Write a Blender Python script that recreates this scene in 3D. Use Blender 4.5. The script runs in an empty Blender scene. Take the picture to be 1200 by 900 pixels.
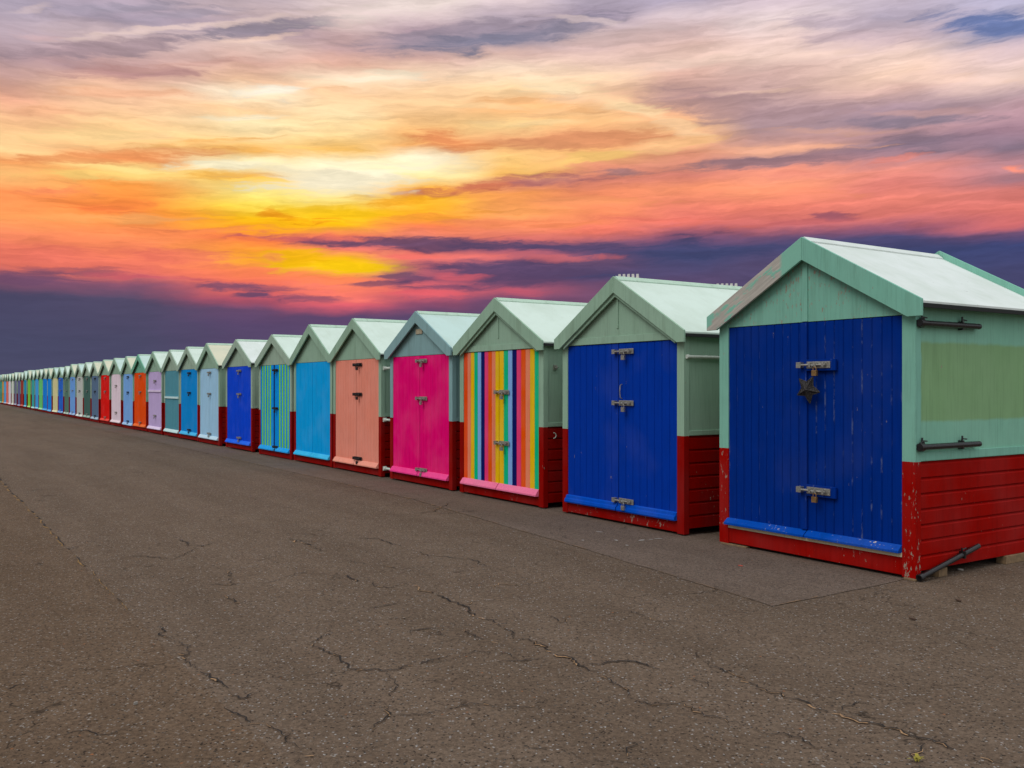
import bpy, bmesh, math, random
from mathutils import Vector, Matrix

sc = bpy.context.scene
COL = sc.collection
RAD = math.radians
rnd = random.Random(11)

# ------------------------------------------------------------------ colour helpers
def lin1(c):
    c /= 255.0
    return c / 12.92 if c <= 0.04045 else ((c + 0.055) / 1.055) ** 2.4

def lin(rgb, k=1.0):
    v = [lin1(c) * k for c in rgb]
    f = min(1.0, 0.88 / max(max(v), 1e-6))
    return tuple(c * f for c in v) + (1.0,)

# ------------------------------------------------------------------ node helper
class NT:
    def __init__(self, tree):
        self.t = tree
        self.n = tree.nodes
        self.l = tree.links

    def put(self, sock, v):
        if v is None:
            return
        if isinstance(v, bpy.types.NodeSocket):
            self.l.new(v, sock)
        else:
            sock.default_value = v

    def math(self, op, a, b=None, c=None, clamp=False):
        n = self.n.new('ShaderNodeMath')
        n.operation = op
        n.use_clamp = clamp
        for i, v in enumerate((a, b, c)):
            self.put(n.inputs[i], v)
        return n.outputs[0]

    def vmath(self, op, a, b=None):
        n = self.n.new('ShaderNodeVectorMath')
        n.operation = op
        self.put(n.inputs[0], a)
        if b is not None:
            if op == 'SCALE':
                self.put(n.inputs['Scale'], b)
            else:
                self.put(n.inputs[1], b)
        return n.outputs['Value'] if op in ('LENGTH', 'DOT_PRODUCT') else n.outputs[0]

    def comb(self, x, y, z=0.0):
        n = self.n.new('ShaderNodeCombineXYZ')
        for i, v in enumerate((x, y, z)):
            self.put(n.inputs[i], v)
        return n.outputs[0]

    def sep(self, v):
        n = self.n.new('ShaderNodeSeparateXYZ')
        self.put(n.inputs[0], v)
        return n.outputs

    def noise(self, vec, scale, detail=4.0, rough=0.55, color=False, dist=0.0):
        n = self.n.new('ShaderNodeTexNoise')
        self.put(n.inputs['Vector'], vec)
        self.put(n.inputs['Scale'], scale)
        n.inputs['Detail'].default_value = detail
        n.inputs['Roughness'].default_value = rough
        n.inputs['Distortion'].default_value = dist
        return n.outputs['Color'] if color else n.outputs[0]

    def voro(self, vec, scale, feature='F1', rand=1.0):
        n = self.n.new('ShaderNodeTexVoronoi')
        n.feature = feature
        self.put(n.inputs['Vector'], vec)
        n.inputs['Scale'].default_value = scale
        n.inputs['Randomness'].default_value = rand
        return n.outputs

    def mapr(self, v, a, b, c=0.0, d=1.0, smooth=False):
        n = self.n.new('ShaderNodeMapRange')
        n.interpolation_type = 'SMOOTHSTEP' if smooth else 'LINEAR'
        self.put(n.inputs[0], v)
        for i, x in enumerate((a, b, c, d)):
            self.put(n.inputs[i + 1], x)
        return n.outputs[0]

    def mix(self, f, a, b, mode='MIX'):
        n = self.n.new('ShaderNodeMix')
        n.data_type = 'RGBA'
        n.blend_type = mode
        self.put(n.inputs[0], f)
        self.put(n.inputs[6], a)
        self.put(n.inputs[7], b)
        return n.outputs[2]

    def mapping(self, vec, loc=(0, 0, 0), rot=(0, 0, 0), scale=(1, 1, 1), kind='POINT'):
        n = self.n.new('ShaderNodeMapping')
        n.vector_type = kind
        self.put(n.inputs['Vector'], vec)
        n.inputs['Location'].default_value = loc
        n.inputs['Rotation'].default_value = rot
        n.inputs['Scale'].default_value = scale
        return n.outputs[0]

    def ramp(self, f, stops):
        n = self.n.new('ShaderNodeValToRGB')
        self.put(n.inputs[0], f)
        e = n.color_ramp.elements
        while len(e) < len(stops):
            e.new(0.5)
        for el, (p, c) in zip(sorted(e, key=lambda q: q.position), sorted(stops, key=lambda q: q[0])):
            pass
        st = sorted(stops, key=lambda q: q[0])
        for i, (p, c) in enumerate(st):
            e[i].position = p
        for i, (p, c) in enumerate(st):
            e[i].color = c
        return n.outputs[0]

def new_mat(name):
    m = bpy.data.materials.new(name)
    m.use_nodes = True
    m.node_tree.nodes.clear()
    t = NT(m.node_tree)
    out = t.n.new('ShaderNodeOutputMaterial')
    b = t.n.new('ShaderNodeBsdfPrincipled')
    t.l.new(b.outputs[0], out.inputs[0])
    return m, t, b

def bump(t, b, h, strength=0.3, dist=0.005):
    n = t.n.new('ShaderNodeBump')
    n.inputs['Strength'].default_value = strength
    n.inputs['Distance'].default_value = dist
    t.put(n.inputs['Height'], h)
    t.l.new(n.outputs[0], b.inputs['Normal'])

_pc = {}
def paint(rgb, k=1.55, chips=0.0, rough=0.62, under=(150, 140, 125), streak=0.0, patch=None, spec=0.04, grime=0.5):
    """brushed exterior gloss over timber; chips = how much has flaked to bare wood"""
    key = (rgb, k, chips, rough, under, streak, patch, grime)
    if key in _pc:
        return _pc[key]
    m, t, b = new_mat('paint_%d_%d_%d' % rgb)
    tc = t.n.new('ShaderNodeTexCoord').outputs['Object']
    oi = t.n.new('ShaderNodeObjectInfo').outputs['Random']
    off = t.vmath('SCALE', (13.7, 7.1, 3.3), oi)
    p = t.vmath('ADD', tc, off)
    base = lin(rgb, k)
    col = base
    x, y, z = t.sep(tc)
    if patch:                                   # a rolled-on square of another green
        wob = t.noise(p, 6.0, 3)
        zz = t.math('ADD', z, t.mapr(wob, 0.3, 0.7, -0.008, 0.008))
        m1 = t.mapr(zz, 1.255, 1.29, 0, 1, True)
        m2 = t.mapr(zz, 1.895, 1.935, 1, 0, True)
        m3 = t.mapr(t.math('ADD', y, t.mapr(wob, 0.3, 0.7, -0.01, 0.01)), 0.08, 0.105, 0, 1, True)
        msk = t.math('MULTIPLY', t.math('MULTIPLY', m1, m2), m3)
        col = t.mix(msk, base, lin(patch, k))
    big = t.noise(p, 1.6, 3)
    hsv = t.n.new('ShaderNodeHueSaturation')
    hsv.inputs['Hue'].default_value = 0.5
    t.put(hsv.inputs['Saturation'], t.mapr(big, 0.3, 0.7, 1.03, 0.97))
    t.put(hsv.inputs['Value'], t.mapr(t.noise(p, 3.3, 5, 0.65), 0.3, 0.7, 0.95, 1.04))
    t.put(hsv.inputs['Color'], col)
    col = hsv.outputs[0]
    grain_v = t.mapping(p, scale=(55, 55, 2.2))
    grain = t.noise(grain_v, 1.0, 3, 0.6)
    col = t.mix(t.mapr(grain, 0.5, 0.8, 0, 0.5), col, t.mix(1.0, col, (0.6, 0.6, 0.6, 1), 'MULTIPLY'))
    # dribbles of grime, stains of their own shape
    gr = t.noise(t.mapping(p, scale=(9, 9, 0.9)), 1.0, 5, 0.65)
    col = t.mix(t.mapr(gr, 0.52, 0.78, 0, 0.9 * grime), col, t.mix(1.0, col, (0.52, 0.48, 0.42, 1), 'MULTIPLY'))
    # small rubbed nicks
    nk = t.noise(t.mapping(p, scale=(40, 40, 14)), 1.0, 6, 0.7)
    big2 = t.noise(p, 2.3, 2)
    thr = 0.735 - 0.20 * chips
    chip = t.mapr(t.math('ADD', nk, t.mapr(big2, 0.35, 0.7, -0.06, 0.07)), thr, thr + 0.02, 0, 1)
    wood = t.mix(grain, lin(under, 0.75), lin(under, 1.35))
    col = t.mix(chip, col, wood)
    hgt = grain
    if streak > 0:                              # worn lines where the boards meet
        sx = t.math('ABSOLUTE', t.math('SUBTRACT', t.math('FRACT', t.math('DIVIDE', x, 0.0935)), 0.5))
        near = t.mapr(sx, 0.43, 0.465, 0, 1)
        br = t.noise(t.mapping(p, scale=(14, 4, 5.5)), 1.0, 6, 0.75)
        wear = t.math('MULTIPLY', near, t.mapr(br, 0.57 - streak * 0.05, 0.66, 0, 1))
        col = t.mix(t.math('MULTIPLY', wear, 0.32), col, lin((150, 165, 190), 1.0))
    b.inputs['Roughness'].default_value = rough
    t.put(b.inputs['Base Color'], col)
    t.put(b.inputs['Roughness'], t.mapr(big, 0.3, 0.7, rough - 0.06, rough + 0.12))
    b.inputs['Specular IOR Level'].default_value = spec
    hh = t.math('ADD', t.math('MULTIPLY', grain, 0.5), t.math('MULTIPLY', t.noise(p, 60, 3), 0.4))
    hh = t.math('SUBTRACT', hh, t.math('MULTIPLY', chip, 0.8))
    bump(t, b, hh, 0.28, 0.004)
    _pc[key] = m
    return m

def simple(name, rgb, k=1.0, rough=0.5, metal=0.0, var=0.25, scale=30.0, bstr=0.2):
    m, t, b = new_mat(name)
    tc = t.n.new('ShaderNodeTexCoord').outputs['Object']
    n = t.noise(tc, scale, 5, 0.65)
    c = lin(rgb, k)
    d = tuple(v * (1 - var) for v in c[:3]) + (1,)
    e = tuple(min(0.9, v * (1 + var)) for v in c[:3]) + (1,)
    t.put(b.inputs['Base Color'], t.mix(t.mapr(n, 0.3, 0.7), d, e))
    t.put(b.inputs['Roughness'], t.mapr(n, 0.3, 0.7, max(0.05, rough - 0.12), min(1, rough + 0.12)))
    b.inputs['Metallic'].default_value = metal
    bump(t, b, n, bstr, 0.003)
    return m

def roof_paint(rgb, k=1.0):
    m, t, b = new_mat('roof_coating_%d_%d_%d' % rgb)
    tc = t.n.new('ShaderNodeTexCoord').outputs['Object']
    oi = t.n.new('ShaderNodeObjectInfo').outputs['Random']
    p = t.vmath('ADD', tc, t.vmath('SCALE', (9.0, 5.0, 2.0), oi))
    base = lin(rgb, k)
    n1 = t.noise(p, 2.2, 6, 0.6)
    col = t.mix(t.mapr(n1, 0.4, 0.72, 0, 0.40), base, lin((180, 198, 180), k))
    st = t.noise(t.mapping(p, scale=(1.5, 16, 1.5)), 1.0, 5, 0.6)     # run-off down the slope
    col = t.mix(t.mapr(st, 0.58, 0.85, 0, 0.22), col, lin((165, 172, 150), k))
    sp = t.noise(p, 14, 6, 0.75)
    col = t.mix(t.mapr(sp, 0.665, 0.72, 0, 0.55), col, (0.09, 0.09, 0.06, 1))
    t.put(b.inputs['Base Color'], col)
    b.inputs['Roughness'].default_value = 0.7
    b.inputs['Specular IOR Level'].default_value = 0.25
    bump(t, b, t.math('ADD', t.noise(p, 260, 2), t.math('MULTIPLY', n1, 1.5)), 0.25, 0.004)
    return m

# ------------------------------------------------------------------ mesh builder
class MB:
    def __init__(self):
        self.v = []
        self.f = []
        self.m = []
        self.smooth = False

    def poly(self, pts, mi=0):
        b = len(self.v)
        self.v += [tuple(p) for p in pts]
        self.f.append(tuple(range(b, b + len(pts))))
        self.m.append(mi)

    def hexa(self, c, mi=0):
        b = len(self.v)
        self.v += [tuple(p) for p in c]
        for q in ((0, 3, 2, 1), (4, 5, 6, 7), (0, 1, 5, 4), (1, 2, 6, 5), (2, 3, 7, 6), (3, 0, 4, 7)):
            self.f.append(tuple(b + i for i in q))
            self.m.append(mi)

    def box(self, x0, x1, y0, y1, z0, z1, mi=0):
        self.hexa([(x0, y0, z0), (x1, y0, z0), (x1, y1, z0), (x0, y1, z0),
                   (x0, y0, z1), (x1, y0, z1), (x1, y1, z1), (x0, y1, z1)], mi)

    def prism(self, prof, a0, a1, axis, mi=0, mis=None):
        """closed 2D profile swept along an axis; profile gives the other two coords in order"""
        def P(u, v, a):
            return {'x': (a, u, v), 'y': (u, a, v), 'z': (u, v, a)}[axis]
        n = len(prof)
        b = len(self.v)
        self.v += [P(u, v, a0) for u, v in prof] + [P(u, v, a1) for u, v in prof]
        self.f.append(tuple(b + i for i in range(n)))
        self.m.append(mi)
        self.f.append(tuple(b + n + i for i in reversed(range(n))))
        self.m.append(mi)
        for i in range(n):
            j = (i + 1) % n
            self.f.append((b + i, b + n + i, b + n + j, b + j))
            self.m.append(mis[i] if mis else mi)

    def tube(self, p0, p1, r, seg=12, mi=0, r1=None, caps=True):
        p0, p1 = Vector(p0), Vector(p1)
        d = (p1 - p0).normalized()
        a = d.cross(Vector((0, 0, 1)))
        if a.length < 1e-4:
            a = Vector((1, 0, 0))
        a.normalize()
        c = d.cross(a)
        b = len(self.v)
        r1 = r if r1 is None else r1
        for p, rr in ((p0, r), (p1, r1)):
            for i in range(seg):
                w = 2 * math.pi * i / seg
                self.v.append(tuple(p + (a * math.cos(w) + c * math.sin(w)) * rr))
        for i in range(seg):
            j = (i + 1) % seg
            self.f.append((b + i, b + j, b + seg + j, b + seg + i))
            self.m.append(mi)
        if caps:
            self.f.append(tuple(b + i for i in reversed(range(seg))))
            self.f.append(tuple(b + seg + i for i in range(seg)))
            self.m += [mi, mi]

    def ring(self, c, R, r, nrm='y', a0=0.0, a1=2 * math.pi, seg=14, sides=6, mi=0):
        pts = []
        for i in range(seg + 1):
            w = a0 + (a1 - a0) * i / seg
            ca, sa = math.cos(w) * R, math.sin(w) * R
            pts.append(Vector(c) + Vector({'y': (ca, 0, sa), 'x': (0, ca, sa), 'z': (ca, sa, 0)}[nrm]))
        for i in range(seg):
            self.tube(pts[i], pts[i + 1], r, sides, mi, caps=(i in (0, seg - 1)))

    def build(self, name, mats, parent=None, bevel=0.0, smooth=False):
        me = bpy.data.meshes.new(name)
        me.from_pydata(self.v, [], self.f)
        if not isinstance(mats, (list, tuple)):
            mats = [mats]
        for mm in mats:
            me.materials.append(mm)
        me.polygons.foreach_set('material_index', self.m)
        bm = bmesh.new()
        bm.from_mesh(me)
        bmesh.ops.recalc_face_normals(bm, faces=bm.faces)
        bm.to_mesh(me)
        bm.free()
        if smooth:
            me.polygons.foreach_set('use_smooth', [True] * len(me.polygons))
        o = bpy.data.objects.new(name, me)
        COL.objects.link(o)
        if parent:
            o.parent = parent
        if bevel > 0:
            md = o.modifiers.new('edge', 'BEVEL')
            md.width = bevel
            md.segments = 2
            md.limit_method = 'ANGLE'
            md.angle_limit = RAD(40)
        return o

def tag(o, label=None, cat=None, group=None, kind=None):
    if label: o['label'] = label
    if cat: o['category'] = cat
    if group: o['group'] = group
    if kind: o['kind'] = kind
    return o

def empty(name, loc, rz=0.0):
    o = bpy.data.objects.new(name, None)
    o.empty_display_size = 0.3
    COL.objects.link(o)
    o.location = loc
    o.rotation_euler = (0, 0, rz)
    return o

# ------------------------------------------------------------------ the row's line on the promenade
P0 = Vector((3.2161, 7.3433))                  # front right foot of the nearest hut
D = Vector((-0.54502, 0.83842))                # along the row, away from the camera
S = Vector((0.83842, 0.54502))                 # into the huts
RZ = math.atan2(-D.y, -D.x)                    # huts' local +x runs back towards the camera
EYE = 1.55

def row(r, k=0.0, z=0.0):
    p = P0 + D * r + S * k
    return Vector((p.x, p.y, z))

# ------------------------------------------------------------------ shared metals
M_STEEL = simple('worn_steel', (170, 168, 160), 1.0, 0.42, 0.75, 0.3, 60)
M_DARKSTEEL = simple('dark_iron', (45, 45, 48), 1.0, 0.45, 0.5, 0.35, 60)
M_BLACK = simple('black_enamel', (22, 22, 25), 1.0, 0.32, 0.0, 0.3, 40)
M_BRASS = simple('tarnished_brass', (165, 130, 85), 1.0, 0.4, 0.8, 0.3, 80)
M_CREAM = paint((205, 195, 165), 1.1, 0.3)
M_FELT = simple('black_felt_edge', (30, 34, 34), 1.0, 0.9, 0.0, 0.3, 80)
M_BLOCK = simple('packing_timber', (128, 106, 78), 1.0, 0.85, 0.0, 0.3, 25)
M_WHITEBAR = paint((205, 215, 205), 1.0, 0.1)
M_SILVERED = None

def weathered():
    """paint mostly gone, silvered timber showing"""
    m, t, b = new_mat('weathered_teal_board')
    tc = t.n.new('ShaderNodeTexCoord').outputs['Object']
    v = t.mapping(tc, rot=(0, RAD(29.0), 0))
    g = t.noise(t.mapping(v, scale=(3, 40, 60)), 1.0, 5, 0.65)
    wood = t.mix(g, lin((112, 107, 100), 1.2), lin((192, 188, 178), 1.35))
    left = t.noise(t.mapping(v, scale=(4.5, 14, 16)), 1.0, 6, 0.65)
    x, y, z = t.sep(tc)
    cap = t.mapr(x, -0.25, -0.21, 0, 1)        # the upper end still carries its paint
    edge = t.mapr(x, -1.12, -1.0, 0.12, 0)
    keep = t.math('MAXIMUM', t.mapr(t.math('ADD', left, edge), 0.545, 0.60, 0, 1), cap)
    t.put(b.inputs['Base Color'], t.mix(keep, wood, lin((108, 160, 142), 1.5)))
    b.inputs['Roughness'].default_value = 0.75
    bump(t, b, t.math('ADD', g, t.math('MULTIPLY', keep, 0.7)), 0.4, 0.004)
    return m

# ------------------------------------------------------------------ a beach hut
def bolt(door_obj, z, steel, xs, block=None, big=1.0):
    """slide bolt with its keep across the meeting edge, padlock hanging below"""
    if block:
        q = MB()
        q.box(xs + 0.0, xs + 0.31, -0.028, -0.004, z - 0.052, z + 0.048)
        q.build('bolt_block', block, door_obj, 0.003)
    yb = -0.030 if block else -0.006
    q = MB()
    L = 0.26 * big
    q.box(xs + 0.010, xs + L, yb - 0.006, yb, z - 0.030 * big, z + 0.030 * big)
    q.tube((xs - 0.06 * big, yb - 0.022, z), (xs + L * 0.85, yb - 0.022, z), 0.0105, 10)
    for f in (0.06, 0.12, 0.20):
        xx = xs + f * big
        q.box(xx - 0.011, xx + 0.011, yb - 0.036, yb - 0.004, z - 0.019, z + 0.019)
    q.box(xs - 0.085 * big, xs - 0.035, yb - 0.034, yb + 0.026, z - 0.026 * big, z + 0.026 * big)
    q.tube((xs + 0.10 * big, yb - 0.022, z), (xs + 0.10 * big, yb - 0.050, z - 0.012), 0.008, 8)
    for f in (0.03, 0.24):
        for s in (-1, 1):
            q.tube((xs + f * big, yb - 0.004, z + s * 0.02), (xs + f * big, yb - 0.009, z + s * 0.02), 0.005, 8)
    q.build('slide_bolt', steel, door_obj, 0.0015)
    q = MB()
    px = xs + 0.125 * big
    q.ring((px, yb - 0.040, z - 0.034), 0.016, 0.004, 'y', 0, math.pi)
    q.tube((px - 0.016, yb - 0.040, z - 0.034), (px - 0.016, yb - 0.040, z - 0.052), 0.004, 6)
    q.tube((px + 0.016, yb - 0.040, z - 0.034), (px + 0.016, yb - 0.040, z - 0.052), 0.004, 6)
    q.box(px - 0.026, px + 0.026, yb - 0.053, yb - 0.027, z - 0.098, z - 0.048)
    return q

BOARD = 0.0935

def leaf_mesh(x0, x1, z0, z1, boards, stripes=None):
    """a leaf of V-jointed boards; stripes = material index per board"""
    q = MB()
    n = boards
    w = (x1 - x0) / n
    yf, yb, g, dp = 0.008, 0.045, 0.008, 0.010
    for i in range(n):
        a, b = x0 + i * w, x0 + (i + 1) * w
        mi = stripes[i] if stripes else 0
        la = a if i == 0 else a + g
        lb = b if i == n - 1 else b - g
        pr = [(a, yb), (b, yb), (b, yf + (0 if i == n - 1 else dp)), (lb, yf), (la, yf), (a, yf + (0 if i == 0 else dp))]
        q.prism(pr, z0, z1, 'z', mi)
    return q

def make_hut(i, left, W, h):
    near = i <= 6
    bev = 0.004 if i <= 4 else 0.0
    ctr = row(left - W / 2)
    root = empty('beach_hut', (ctr.x, ctr.y, h.get('dz', 0.0)), RZ + RAD(h.get('yaw', 0.0)))
    tag(root, h['label'], 'beach hut', 'beach huts in a row along the promenade')
    hw = W / 2
    Dp = 1.95
    zs = h.get('split', 1.04)
    zb, zt = h.get('db', 0.155), h.get('dt', 2.045)
    apex = h.get('apex', 2.72)
    dl = h.get('dl', 0.075)                    # how far the barge boards run past the wall
    ez = h.get('ez', 2.135)                    # top of the barge boards at their foot
    of = 0.065
    trim = h['trim']
    red = h.get('red', (130, 13, 9))
    ch = h.get('chips', 0.15)
    mt = paint(trim, 1.55, ch)
    mr = paint(red, 1.25, ch)
    slope = (apex - ez) / (hw + dl)
    under = lambda x: apex - 0.045 - slope * abs(x)      # underside of the roof
    pw = h.get('post', 0.105)
    # corner posts, painted red below and green above
    for s in (-1, 1):
        q = MB()
        xa, xb = (hw - pw, hw) if s > 0 else (-hw, -hw + pw)
        zlow = 0.02
        ring = []
        ztop = under(hw) - 0.004
        for z in (zlow, zs, ztop):
            ring.append([(xa, 0.0, z), (xb, 0.0, z), (xb, 0.07, z), (xa, 0.07, z)])
        for k in range(2):
            for e in range(4):
                f = (e + 1) % 4
                q.poly([ring[k][e], ring[k][f], ring[k + 1][f], ring[k + 1][e]], k)
        q.poly(ring[0], 0)
        q.poly(ring[2], 1)
        o = q.build('corner_post', [paint(red, 1.25, h.get('pchips', (ch, ch))[0 if s < 0 else 1]), mt], root)
        if s > 0 and i == 1:
            o['label'] = 'corner post with red paint flaking to bare wood at the foot'
    # side walls above, shiplap cladding below
    smat = paint(h.get('side', trim), 1.5, ch * 0.6, patch=h.get('patch'), grime=0.15)
    for s in (-1, 1):
        q = MB()
        xo, xi = s * (hw - 0.014), s * (hw - 0.034)
        q.box(min(xo, xi), max(xo, xi), 0.0705, Dp, zs, under(hw - 0.014) - 0.002)
        q.build('side_wall', smat, root)
        q = MB()
        nb = 7
        z0 = h.get('clad0', 0.075)
        bh = (zs - z0 - 0.001) / nb
        for k in range(nb):
            a = z0 + k * bh
            c = a + bh
            pr = [(s * (hw - 0.040), a), (s * (hw - 0.007), a), (s * (hw - 0.007), c - 0.030),
                  (s * (hw - 0.025), c - 0.012), (s * (hw - 0.029), c), (s * (hw - 0.040), c)]
            q.prism(pr, 0.0705, Dp, 'y')
        q.build('side_cladding', mr, root)
        if h.get('rail', True):
            q = MB()
            z1 = zs + h.get('railh', 0.055)
            xo = s * (hw - 0.0005)
            xi = s * (hw - 0.0135)
            q.hexa([(min(xo, xi), 0.072, zs + 0.003), (max(xo, xi), 0.072, zs + 0.003), (max(xo, xi), Dp, zs + 0.003), (min(xo, xi), Dp, zs + 0.003),
                    (min(xo, xi), 0.072, z1), (max(xo, xi), 0.072, z1), (max(xo, xi), Dp, z1), (min(xo, xi), Dp, z1)])
            q.build('side_rail', mt, root, bev)
    q = MB()
    q.prism([(-hw + 0.04, 0.08), (hw - 0.04, 0.08), (hw - 0.04, under(hw)), (0, under(0) - 0.004), (-hw + 0.04, under(hw))], Dp - 0.03, Dp - 0.001, 'y')
    q.build('rear_wall', mt, root)
    # kick board below the doors
    q = MB()
    q.box(-hw + pw + 0.001, hw - pw - 0.001, 0.006, 0.045, 0.03, zb - 0.012)
    q.build('kick_board', paint(red, 1.25, h.get('kchips', ch)), root, bev)
    if h.get('sill'):
        q = MB()
        q.box(-hw + pw + 0.001, hw - pw - 0.001, -0.006, 0.05, zb - 0.011, zb + 0.026)
        q.build('sill', M_CREAM, root, 0.003)
        zb += 0.028
    # gable panel over the doors
    q = MB()
    yg = 0.004
    q.prism([(-hw + pw + 0.001, zt + 0.003), (hw - pw - 0.001, zt + 0.003), (hw - pw - 0.001, under(hw - pw)),
             (0, under(0)), (-hw + pw + 0.001, under(hw - pw))], yg, yg + 0.03, 'y')
    gp = q.build('gable_panel', paint(h.get('gable', trim), 1.5, h.get('gchips', ch)), root)
    bt = h.get('batten', 'short')
    if bt != 'none':
        q = MB()
        z0 = zt + 0.004 if bt == 'full' else zt + 0.17
        bw = 0.05 if bt == 'full' else 0.02
        q.box(-bw, bw * 0.2, yg - 0.012, yg - 0.0005, z0, under(0) - 0.035)
        q.build('batten', mt, gp, bev)
    if bt == 'short' and near:
        q = MB()
        q.box(-hw + pw + 0.002, hw - pw - 0.002, yg - 0.009, yg - 0.0005, zt + 0.004, zt + 0.085)
        q.build('lintel_board', mt, gp, 0.003)
    if h.get('nameplate'):
        q = MB()
        q.box(-0.11, 0.11, yg - 0.014, yg - 0.001, apex - 0.36, apex - 0.28)
        q.build('vent_plate', simple('pale_vent', (175, 165, 140), 1.0, 0.7), gp, 0.003)
    # barge boards
    th = h.get('barge', 0.185)
    for s in (-1, 1):
        q = MB()
        x1 = s * (hw + dl)
        zt1 = ez
        prof = [(s * 0.001, apex), (x1, zt1), (x1, zt1 - th * 0.66), (s * (hw + dl - th * 0.34 / slope), zt1 - th * 0.66), (s * 0.001, apex - th)]
        q.prism(prof, -of - 0.012, -of + 0.014, 'y')
        mm = weathered() if (i == 1 and s < 0) else mt
        bb = q.build('barge_board', mm, root, 0.003 if near else 0)
        if i == 1 and s < 0:
            bb['label'] = 'weathered barge board with its paint worn to grey wood'
        if i in (2, 3):
            q = MB()
            xx = s * (hw + dl - 0.16)
            zz = apex - th + 0.012 - slope * abs(xx)
            q.prism([(s * 0.002, apex - th + 0.012), (xx, zz), (xx, zz - 0.05), (s * 0.002, apex - th - 0.045)], -of + 0.015, -of + 0.035, 'y')
            q.build('barge_trim', mt, bb, 0.002)
    # roof
    q = MB()
    ro = hw + dl - 0.012
    lift = -0.020
    tk = 0.022
    y0, y1 = -of + 0.015, Dp + h.get('back', 0.06)
    top = lambda x: apex + lift - slope * abs(x)
    q.prism([(-ro, top(ro)), (0, top(0)), (ro, top(ro)), (ro, top(ro) - tk), (0, top(0) - tk), (-ro, top(ro) - tk)], y0, y1, 'y')
    rf = q.build('roof', h['roof'], root)
    for s in (-1, 1):
        q = MB()
        q.box(min(s * (ro - 0.012), s * (ro + 0.006)), max(s * (ro - 0.012), s * (ro + 0.006)), y0 + 0.01, y1, top(ro) - tk - 0.03, top(ro) - tk + 0.004)
        q.build('eaves_edge', M_FELT if i != 4 else mt, rf)
    q = MB()
    rc = 0.055
    q.prism([(-rc, top(rc) + 0.001), (0, top(0) + 0.012), (rc, top(rc) + 0.001), (rc, top(rc) + 0.013), (0, top(0) + 0.026), (-rc, top(rc) + 0.013)], y0 + 0.01, y1 - 0.01, 'y')
    q.build('ridge_cap', h['roof'] if i == 1 else paint((170, 195, 178), 1.2, 0.2), rf)
    if h.get('rearbarge'):
        for s in (-1, 1):
            q = MB()
            x1 = s * (hw + dl)
            q.prism([(s * 0.001, apex + 0.045), (x1, ez + 0.045), (x1, ez - 0.1), (s * 0.001, apex - 0.12)], y1 + 0.001, y1 + 0.026, 'y')
            q.build('rear_barge_board', mt, root, 0.003)
    # the doors
    lx, rx = -hw + pw + 0.004, hw - pw - 0.004
    mid = h.get('mid', 0.0)
    nbd = h.get('boards', 8)
    bolts = h.get('bolts', (1.94, 1.37, 0.30))
    hwm = M_DARKSTEEL if h.get('darkhw') else M_STEEL
    dm = h['door']
    st = h.get('stripes')
    for s, (xa, xb) in ((-1, (lx, mid - (0.003 if i == 1 else 0.007))), (1, (mid + (0.003 if i == 1 else 0.007), rx))):
        if st:
            sl = st[0] if s < 0 else st[1]
            q = leaf_mesh(xa, xb, zb, zt - 0.003, len(sl), sl)
        else:
            q = leaf_mesh(xa, xb, zb, zt - 0.003, nbd)
        d = q.build('door', dm, root)
        # sloping drip board at the foot, throws rain clear of the sill
        q = MB()
        e0, e1 = xa - (0.02 if s < 0 else -0.002), xb + (0.0 if s > 0 else -0.002)
        dh = h.get('driph', 0.085)
        if h.get('moulded'):
            pr = [(0.0075, zb + dh), (-0.012, zb + dh - 0.012), (-0.018, zb + dh * 0.55), (-0.034, zb + dh * 0.45), (-0.042, zb + 0.008), (-0.036, zb - 0.006), (0.0075, zb - 0.004)]
        else:
            pr = [(0.0075, zb + dh), (-0.004, zb + dh - 0.006), (-0.05, zb + 0.016), (-0.05, zb - 0.004), (0.0075, zb - 0.006)]
        q.prism(pr, e0, e1, 'x')
        q.build('drip_board', h['dripm'], d, 0.002 if near else 0)
        if s > 0:
            for bz in bolts:
                pad = bolt(d, bz, hwm, mid + 0.015, h.get('block'), 1.0 if i <= 5 else 0.85)
                pad.build('padlock', M_BRASS if i == 1 else (M_STEEL if not h.get('darkhw') else M_DARKSTEEL), d, 0.003)
            if h.get('handle'):
                q = MB()
                hz = h['handle']
                xh = mid + 0.06
                pts = [(xh, 0.006, hz - 0.08), (xh, -0.018, hz - 0.07), (xh, -0.026, hz), (xh, -0.018, hz + 0.07), (xh, 0.006, hz + 0.08)]
                for a, b2 in zip(pts, pts[1:]):
                    q.tube(a, b2, 0.006, 8)
                q.build('handle', M_STEEL, d)
        if s < 0 and h.get('cover'):
            q = MB()
            q.box(xb - 0.052, xb + 0.012, -0.016, 0.0045, zb + dh + 0.004, zt - 0.004)
            q.build('cover_strip', h['cover'], d, 0.003)
        if h.get('midrail'):
            q = MB()
            q.box(xa + 0.004, xb - 0.004, -0.022, 0.0075, h['midrail'] - 0.03, h['midrail'] + 0.03)
            q.build('mid_rail', h['dripm'], d)
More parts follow.
